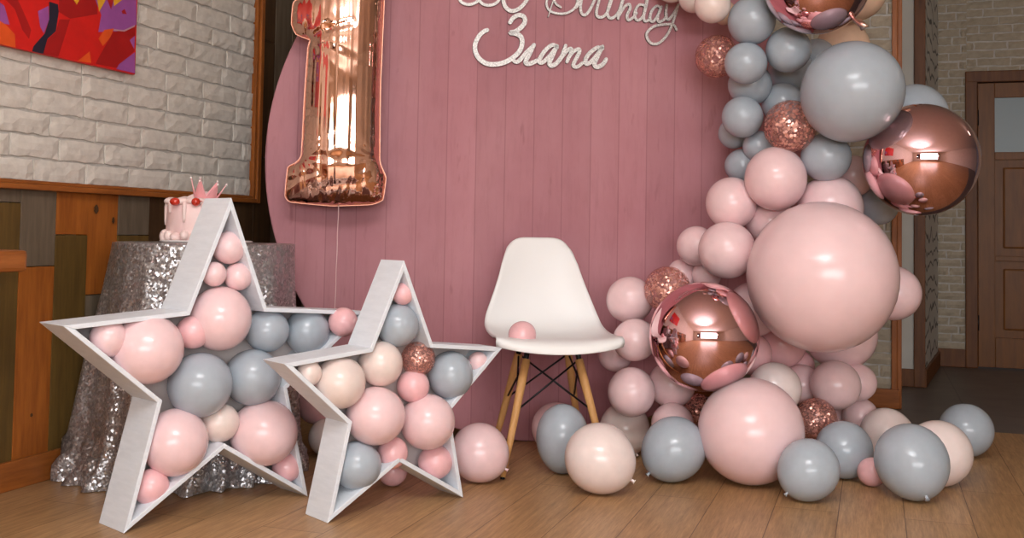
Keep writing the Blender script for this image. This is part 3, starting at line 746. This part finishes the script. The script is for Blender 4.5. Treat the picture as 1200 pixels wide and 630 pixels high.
bm = bmesh.new(); bm_lathe(bm, [(math.sin(math.pi*k/48), math.cos(math.pi*k/48)) for k in range(49)], 96); bmesh.ops.recalc_face_normals(bm, faces=bm.faces)
MIR = bpy.data.meshes.new('mirror_balloon'); bm.to_mesh(MIR); bm.free(); MIR.materials.append(M['mirror'])
for p in MIR.polygons: p.use_smooth = True
FILM = balloon_mesh('confetti_balloon'); FILM.materials.append(M['film'])
bm = bmesh.new(); rc = random.Random(9)
for k in range(620):
    v = Vector((rc.gauss(0, 1), rc.gauss(0, 1), rc.gauss(0, 1))).normalized()
    n_ = (v+Vector((rc.gauss(0, .22), rc.gauss(0, .22), rc.gauss(0, .22)))).normalized(); a_ = n_.orthogonal().normalized(); b_ = n_.cross(a_)
    s_ = rc.uniform(.035, .075); ph_ = rc.random()*6; c_ = v*rc.uniform(.93, .965)
    bm.faces.new([bm.verts.new(c_+(a_*math.cos(ph_+q*math.pi/3)+b_*math.sin(ph_+q*math.pi/3))*s_) for q in range(6)])
FLK = bpy.data.meshes.new('confetti'); bm.to_mesh(FLK); bm.free(); FLK.materials.append(M['flake'])

KNOTS = {(702,537): (740,560), (659,520): (659,559), (732,503): (745,531), (790,527): (760,553), (948,551): (920,576), (1068,542): (1072,574), (561,530): (595,548), (1039,509): (1058,521)}
GROUPS = {'S1': 'balloons filling the large white star', 'S2': 'balloons filling the smaller white star', 'F': 'balloons lying on the floor', 'G': 'balloons of the garland', 'SEAT': None}
rb = random.Random(12)
def ball(kind, cx, cy, r, place, z, label):
    rr = r/FPX; d = ray(cx, cy); rr *= math.sqrt(1+.6*d.x**2)
    if place == 'F': y = H/(rr-d.z)
    elif place == 'SEAT': y = 3.74
    elif place in ('S1', 'S2'):
        S = S1 if place == 'S1' else S2; y = 3.2
        for it in range(20):
            q_ = rr*y; off = (.0 if (cx, cy) == (402, 377) else min(S['D']-.008-q_, q_*.75+.012))      # big ones touch the back panel, small ones sit forward
            y = on_plane(cx, cy, S['o']-S['n']*off, S['n']).y
    else: y = z
    c_ = EYE+d*y; rho = rr*y
    if kind in LAT: nm, me = 'latex_balloon', LAT[kind]
    elif kind == 'M': nm, me = 'mirror_balloon', MIR
    else: nm, me = 'confetti_balloon', FILM
    o = bpy.data.objects.new(nm, me); COL.objects.link(o)
    kn = KNOTS.get((int(cx), int(cy)))
    if kn:
        ox, oy = (kn[0]-cx)/r/1.15, (kn[1]-cy)/r/1.15; l_ = math.hypot(ox, oy)
        if l_ > .97: ox, oy = ox/l_*.97, oy/l_*.97
        ax = Vector((ox, -math.sqrt(max(0, 1-ox*ox-oy*oy)), -oy))
    else:
        ax = Vector((rb.uniform(-.45, .45), 1, rb.uniform(-.6, .2)))
    q = (-ax.normalized()).to_track_quat('Z', 'Y')
    sx = rb.uniform(.975, 1.025) if kind in LAT and place not in ('F',) else 1
    o.rotation_mode = 'QUATERNION'; o.rotation_quaternion = q; o.scale = (rho*sx, rho/sx, rho*rb.uniform(.97, 1.05) if kind in LAT else rho); o.location = c_
    if (cx, cy) == (659, 520): o.rotation_mode = 'XYZ'; o.rotation_euler = (0, 0, 0); o.scale = (rho*.9, rho*.95, rho*1.12)
    if (cx, cy) in ((561, 530),): o.scale = (rho, rho, rho*.97)
    if kn and kind in LAT:
        k_ = bpy.data.objects.new('knot', KN[kind]); COL.objects.link(k_); k_.parent = o; k_.location = (0, 0, -.32); k_.scale = (.7, .7, .7)
    if kind == 'C':
        k_ = bpy.data.objects.new('confetti', FLK); COL.objects.link(k_); k_.parent = o; k_['kind'] = 'stuff'
    if place == 'F':   # settle on the floor
        zs_ = min((o.matrix_basis @ v.co).z for v in me.vertices); o.location.z += .0005-zs_
    tag(o, label, 'balloon', GROUPS[place]); return o
for row in BALLS: 
    o = ball(*row)
    if row[1] == 957 and row[0] == 'M':
        tl = bpy.data.objects.new('valve_tail', None)
        bpy.data.objects.remove(tl)
        bm = bmesh.new(); t0_ = P(1003, 24, o.location.y-.02); t1_ = P(1013, 31, o.location.y-.06); t2_ = P(1009, 35, o.location.y-.05)
        bm_tube(bm, [P(996, 20, o.location.y-.02), t0_, P(1009, 28, o.location.y-.05), t1_, t2_], [.006, .007, .012, .016, .004], 8)
        tt = from_bm('valve_tail', bm, M['flake'], None, True); bpy.context.view_layer.update()
        tt.parent = o; tt.matrix_parent_inverse = o.matrix_basis.inverted()

# ------------------------------------------------------------------ chair
f1, f2, f3, f4 = F(589, 561), F(714, 558), F(577, 530), F(681, 527)
fc = (f1+f2)/2; bc = (f3+f4)/2; cc = (fc+bc)/2; fw_ = (fc-bc).normalized(); yawc = math.atan2(fw_.x, -fw_.y)
chair = empty('shell_chair', cc, math.atan2(fw_.x, -fw_.y)+math.radians(1))     # local -y = front
tag(chair, 'white plastic shell chair with wooden dowel legs before the pink disc', 'chair')
prof = [(-.262,.405),(-.258,.428),(-.235,.444),(-.19,.448),(-.12,.443),(-.04,.438),(.04,.438),(.11,.446),(.155,.472),(.182,.52),(.200,.58),(.215,.64),(.232,.70),(.248,.755),(.262,.80)]
half = [.236,.240,.238,.240,.240,.240,.240,.238,.229,.211,.190,.171,.155,.142,.126]
lift = [.0,.001,.004,.008,.013,.019,.026,.034,.040,.036,.028,.020,.014,.010,.004]
fwd = [0,0,0,0,0,0,.002,.010,.024,.040,.044,.040,.032,.024,.012]
pf = catmull([(a_, b_, c_, d_, e_) for (a_, b_), c_, d_, e_ in zip(prof, half, lift, fwd)], 4)
NXc = 24; vs, fs = [], []
for k, (y, z, hw, li, fo2) in enumerate(pf):
    for i in range(NXc+1):
        t = -1+2*i/NXc; e = abs(t)**2.6
        yy = y-fo2*.7*e; z_ = z+li*e
        if k > len(pf)-10:                                         # rounded top corners
            q = (k-(len(pf)-10))/9; z_ -= .040*q*abs(t)**5; 
        if k < 8: yy += .03*(1-k/8)*abs(t)**5
        vs.append((hw*.93*t, yy, z_+(.026*abs(t)**2*max(0, 1-k/14))+.016))
for k in range(len(pf)-1):
    for i in range(NXc): q = k*(NXc+1)+i; fs.append((q, q+1, q+NXc+2, q+NXc+1))
sh = mesh('seat_shell', vs, fs, M['white_plastic'], chair, True)
md = sh.modifiers.new('thick', 'SOLIDIFY'); md.thickness = .006; md.offset = 0
bpy.context.view_layer.update(); ci = chair.matrix_world.inverted() if False else (Matrix.Translation(cc) @ Matrix.Rotation(chair.rotation_euler.z, 4, 'Z')).inverted()
legs = []
for ft, sx_, sy_ in ((f1, -1, -1), (f2, 1, -1), (f3, -1, 1), (f4, 1, 1)):
    b_ = ci @ ft; tp = Vector((.088*sx_, .085*sy_+.0, .415))
    legs.append((b_, tp)); d_ = tp-b_
    lg = tube('leg', [b_+Vector((0, 0, .006)), b_+d_*.3, b_+d_*.75, b_+d_*.93], [.0095, .0125, .0155, .0155], M['beech'], chair, 14)
    tube('leg_bracket', [b_+d_*.88, tp+Vector((0, 0, .012))], [.008, .012], M['black'], chair, 8)
    tube('foot_glide', [b_, b_+Vector((0, 0, .008))], .0085, M['black'], chair, 10)
def at(l, t): return legs[l][0]+(legs[l][1]-legs[l][0])*t
for (a_, b_) in ((0, 1), (2, 3), (0, 2), (1, 3)):
    for (u_, w_) in ((a_, b_), (b_, a_)): tube('wire_brace', [at(u_, .93), at(w_, .52)], .0036, M['black'], chair, 7)
bm = bmesh.new()
for pr in ((0, 1), (2, 3), (0, 2), (1, 3)): bm_tube(bm, [legs[pr[0]][1]+Vector((0, 0, .004)), legs[pr[1]][1]+Vector((0, 0, .004))], .007, 8)
from_bm('seat_support', bm, M['black'], chair, True)

# ------------------------------------------------------------------ sequin tablecloth and cake
TH = .78; tcn = P(241, 285, 3.74); TC = Vector((tcn.x, tcn.y, 0)); TR = .300
m, nt, bs = base_mat('silver_sequins', (.42, .41, .42), .3, .75)
tc = node(nt, 'ShaderNodeTexCoord'); vz = node(nt, 'ShaderNodeTexVoronoi'); vz.inputs['Scale'].default_value = 150; nt.links.new(tc.outputs['Object'], vz.inputs['Vector'])
sb = node(nt, 'ShaderNodeVectorMath', operation='SUBTRACT'); nt.links.new(vz.outputs['Color'], sb.inputs[0]); sb.inputs[1].default_value = (.5, .5, .5)
scl = node(nt, 'ShaderNodeVectorMath', operation='SCALE'); nt.links.new(sb.outputs[0], scl.inputs[0]); scl.inputs['Scale'].default_value = .8
ge = node(nt, 'ShaderNodeNewGeometry'); ad = node(nt, 'ShaderNodeVectorMath', operation='ADD'); nt.links.new(ge.outputs['Normal'], ad.inputs[0]); nt.links.new(scl.outputs[0], ad.inputs[1])
nm_ = node(nt, 'ShaderNodeVectorMath', operation='NORMALIZE'); nt.links.new(ad.outputs[0], nm_.inputs[0]); nt.links.new(nm_.outputs[0], bs.inputs['Normal'])
sv = node(nt, 'ShaderNodeSeparateColor'); nt.links.new(vz.outputs['Color'], sv.inputs[0]); r = ramp(nt, sv.outputs[1], [(0, (.30, .29, .30)), (.75, (.52, .51, .52)), (1, (.9, .89, .9))]); nt.links.new(r.outputs[0], bs.inputs['Base Color'])
SEG = 180; rows = []; rt = random.Random(4)
fold = [(9, .8, .4), (14, .75, 2.0), (23, .5, 1.1), (5, .4, 4.0)]
def fold_f(a_): return sum(w_*math.sin(k*a_+p_) for k, w_, p_ in fold)/1.6
levels = [('t', 0), ('t', .5), ('t', .9), ('t', .985)]+[('s', t) for t in (0, .01, .03, .07, .13, .2, .3, .4, .5, .6, .7, .8, .87, .92, .95, .975, 1.0)]
for kind, t in levels:
    ringv = []
    for q in range(SEG):
        a_ = 2*math.pi*q/SEG
        if kind == 't': r_ = TR*t; z = TH
        else:
            gl = t**.8; fl_ = .075-.050*math.cos(a_+.3); r_ = TR+.006+fl_*gl*t**.3*(1 if t < .85 else 1+.35*(t-.85)/.15)+.028*fold_f(a_)*min(1, t*2.2)*(.4+.6*t); z = TH-.004-(TH-.006)*t
            if t > .85: r_ += .016*math.sin(23*a_+40*t)+.010*math.sin(41*a_+9*t); z += .016*(1+math.sin(19*a_+55*t))*(1-t)/.15
            z = max(z, .002)
            if t == 0: z = TH-.002
        p = TC+Vector((r_*math.cos(a_), r_*math.sin(a_), z))
        dw = (p-A).dot(NL)
        if dw < .03: p += NL*(.03-dw)
        ds_ = (S1['o']-S1['n']*(S1['D']+.006)-p).dot(S1['n'])
        if ds_ < 0 and p.z < .9: p += -S1['n']*(-ds_)
        ringv.append(p-TC)
    rows.append(ringv)
vs = [v for rw in rows for v in rw]; fs = []
for k in range(len(rows)-1):
    for q in range(SEG):
        q2 = (q+1) % SEG; fs.append((k*SEG+q, k*SEG+q2, (k+1)*SEG+q2, (k+1)*SEG+q))
cloth = mesh('tablecloth', vs[SEG-1:] if False else vs, fs, m, None, True); cloth.location = TC
bmx = bmesh.new(); bmx.from_mesh(cloth.data); bmesh.ops.remove_doubles(bmx, verts=bmx.verts, dist=.0002); bmesh.ops.recalc_face_normals(bmx, faces=bmx.faces); bmx.to_mesh(cloth.data); bmx.free()
tag(cloth, 'silver sequin tablecloth draped to the floor over the round cake table', 'tablecloth')

CY = TC.y-.02
board = P(242, 285, CY); board.z = TH
bm = bmesh.new(); bm_lathe(bm, [(0, 0), (.150, 0), (.156, .003), (.156, .007), (.150, .009), (0, .009)], 48)
o = from_bm('cake_board', bm, base_mat('white_board', (.75, .70, .69), .4)[0], None, True); o.location = board; tag(o, 'thin round white board under the pink cake', 'cake board')
cake_m = mottled('pink_frosting', (.84, .56, .55), (.90, .70, .67), 9, .45, .15, .01)
cream_m = mottled('pale_frosting', (.88, .66, .63), (.90, .74, .70), 18, .4, .2, .006)
cc2 = P(229, 280, CY); cc2.z = TH+.009; CR = .098; CHt = .126
bm = bmesh.new(); rr_ = bm_lathe(bm, [(0, 0), (CR, 0), (CR+.002, .02), (CR, .07), (CR-.001, CHt-.012), (CR-.004, CHt-.004), (CR-.012, CHt), (0, CHt)], 64)
rk = random.Random(2)
for v in bm.verts:
    q = math.hypot(v.co.x, v.co.y)
    if q > .05: v.co.x *= 1+rk.uniform(-.006, .006); v.co.y *= 1+rk.uniform(-.006, .006)
cake = from_bm('cake', bm, cake_m, None, True); cake.location = cc2
tag(cake, 'small round pink birthday cake with dripping frosting on the sequin table', 'cake')
bm = bmesh.new()
def blob(bm, c_, r_, sc3=(1, 1, 1)):
    q = bmesh.ops.create_icosphere(bm, subdivisions=3, radius=r_)
    for v in q['verts']: v.co = Vector((v.co.x*sc3[0], v.co.y*sc3[1], v.co.z*sc3[2]))+Vector(c_)
for k in range(17):
    a_ = 2*math.pi*k/17; blob(bm, (CR*.88*math.cos(a_), CR*.88*math.sin(a_), CHt+.006), rk.uniform(.017, .024), (1, 1, .6))
blob(bm, (.005, -.02, CHt+.010), .030, (1.2, 1, .8)); blob(bm, (-.035, -.01, CHt+.006), .024, (1.2, 1, .8)); blob(bm, (.02, .03, CHt+.02), .026)
from_bm('frosting_top', bm, cream_m, cake, True)
for k in range(10):
    a_ = 2*math.pi*k/10+.2; L_ = rk.uniform(.03, .10); rr0 = CR+.001; c_, s_ = math.cos(a_), math.sin(a_)
    tube('frosting_drip', [(rr0*c_*.97, rr0*s_*.97, CHt+.003), (rr0*c_, rr0*s_, CHt-.012), (rr0*c_*1.005, rr0*s_*1.005, CHt-L_*.8), (rr0*c_*1.005, rr0*s_*1.005, CHt-L_)], [.008, .0075, .006, .004], cream_m, cake, 8)
bm = bmesh.new()
for k in range(19):
    a_ = 2*math.pi*k/19; blob(bm, ((CR+.004)*math.cos(a_), (CR+.004)*math.sin(a_), rk.uniform(.008, .02)), rk.uniform(.010, .021), (1, 1, rk.uniform(.6, 1.3)))
from_bm('frosting_base', bm, cream_m, cake, True)
red_m = base_mat('glossy_red_berry', (.55, .03, .012), .2, coat=.4)[0]
for (px, py, rad, lab) in ((205, 236, .0135, 'glossy red berry on the left rim of the pink cake'), (229.5, 236.5, .0145, 'glossy orange red berry on the cake in front of the crown')):
    bm = bmesh.new(); blob(bm, (0, 0, 0), rad, (1.3 if px < 220 else 1.05, 1, 1)); bm_tube(bm, [(rad*.9, 0, rad*.3), (rad*1.5, 0, rad*.2)], .0015, 6)
    o = from_bm('berry', bm, red_m, None, True); o.location = P(px, py, CY-CR*1.06); tag(o, lab, 'berry', 'berries on the cake')
# crown topper
bm = bmesh.new(); segc = 60; rb0, rt0 = .031, .052; lo_, hi_ = [], []
for q in range(segc):
    a_ = 2*math.pi*q/segc; tt_ = (q % 10)/10; pk = abs(tt_-.5)*2; hgt = .032+.050*pk**1.3; rr_ = rb0+(rt0-rb0)*hgt/.06
    lo_.append(bm.verts.new((rb0*math.cos(a_), rb0*math.sin(a_), 0))); hi_.append(bm.verts.new((rr_*math.cos(a_), rr_*math.sin(a_), hgt)))
for q in range(segc): bm.faces.new((lo_[q], lo_[(q+1) % segc], hi_[(q+1) % segc], hi_[q]))
crown = from_bm('crown', bm, base_mat('pink_crown', (.85, .38, .40), .4)[0], None, False); md = crown.modifiers.new('thick', 'SOLIDIFY'); md.thickness = .0025
crown.location = P(239, 235, CY-.03); crown.location.z = TH+.009+CHt-.004; crown.rotation_euler = (math.radians(8), math.radians(10), .3)
crown.location -= cc2; crown.parent = cake
for k in range(6):
    a_ = 2*math.pi*k/6; bm = bmesh.new(); blob(bm, ((rt0+.008)*math.cos(a_), (rt0+.008)*math.sin(a_), .083), .0045)
    from_bm('crown_bead', bm, M['W'], crown, True)

# ------------------------------------------------------------------ wooden table end at the left edge
tp = P(33, 305, 3.05); tl = empty('wooden_table', (tp.x, tp.y, 0), YL); zt0 = P(20, 318, 3.05).z; zt1 = P(20, 292.5, 3.05).z
# local x runs along the wall, local -y into the room; the photographed corner is the far one
box('tabletop', (-1.3, 0, zt0), (0, .27, zt1), M['trimH'], tl, .012)
for x in (-1.2, -.7): box('table_leg', (x-.03, .16, 0), (x+.03, .22, zt0), M['oak'], tl, .004)
tag(tl, 'orange wooden table end poking in at the left edge by the panelling', 'table')

# ------------------------------------------------------------------ lamps
def area(name, loc, rot, size, power, color=(1, .95, .9), sy=None):
    l = bpy.data.lights.new(name, 'AREA'); l.energy = power; l.size = size; l.color = color
    if sy: l.shape = 'RECTANGLE'; l.size_y = sy
    o = bpy.data.objects.new(name, l); COL.objects.link(o); o.location = loc; o.rotation_euler = rot; return o
def point(name, loc, power, rad, color=(1, .95, .9)):
    l = bpy.data.lights.new(name, 'POINT'); l.energy = power; l.shadow_soft_size = rad; l.color = color
    o = bpy.data.objects.new(name, l); COL.objects.link(o); o.location = loc; return o
sb_ = area('ceiling_bounce_lamp', (.1, .6, 2.70), (math.radians(14), 0, 0), 1.5, 70, (.97, .98, 1)); sb_.data.shape = 'DISK'  # added disk lamp imitating the hot patch of flash bounced off the ceiling
sl = bpy.data.lights.new('bounced_flash', 'SPOT'); sl.energy = 620; sl.spot_size = math.radians(105); sl.spot_blend = 1; sl.shadow_soft_size = .06; sl.color = (.97, .98, 1)
so = bpy.data.objects.new('bounced_flash', sl); COL.objects.link(so); so.location = (0, -.15, 1.3); so.rotation_euler = (math.radians(180-20), 0, 0)
area('rear_fill_light', (.6, -4.2, 1.5), (math.radians(90), 0, 0), 4.6, 210, (.97, .98, 1), 1.5)  # added frontal fill panel behind the viewer; the rear windows stay dark
point('flash', (.05, -.15, 1.15), 6, .03)
for k, x in enumerate((-2.2, -1.2, -.2, .8, 1.8, 2.8)): point('pendant', (x, -3.4+.1*(k % 2), 1.35+.12*(k % 3)), 9, .07, (1, .9, .8))
point('hall_lamp', (3.9, 4.6, 2.4), 1.5, .12, (1, .85, .68))
wd = bpy.data.worlds.new('world'); scn.world = wd; wd.use_nodes = True
wd.node_tree.nodes['Background'].inputs[0].default_value = (.9, .9, 1, 1); wd.node_tree.nodes['Background'].inputs[1].default_value = .06
scn.view_settings.view_transform = 'Standard'; scn.view_settings.look = 'None'; scn.view_settings.exposure = .08
scn.cycles.use_denoising = True; scn.cycles.max_bounces = 10; scn.cycles.transparent_max_bounces = 16; scn.cycles.sample_clamp_indirect = 8; scn.cycles.caustics_reflective = False
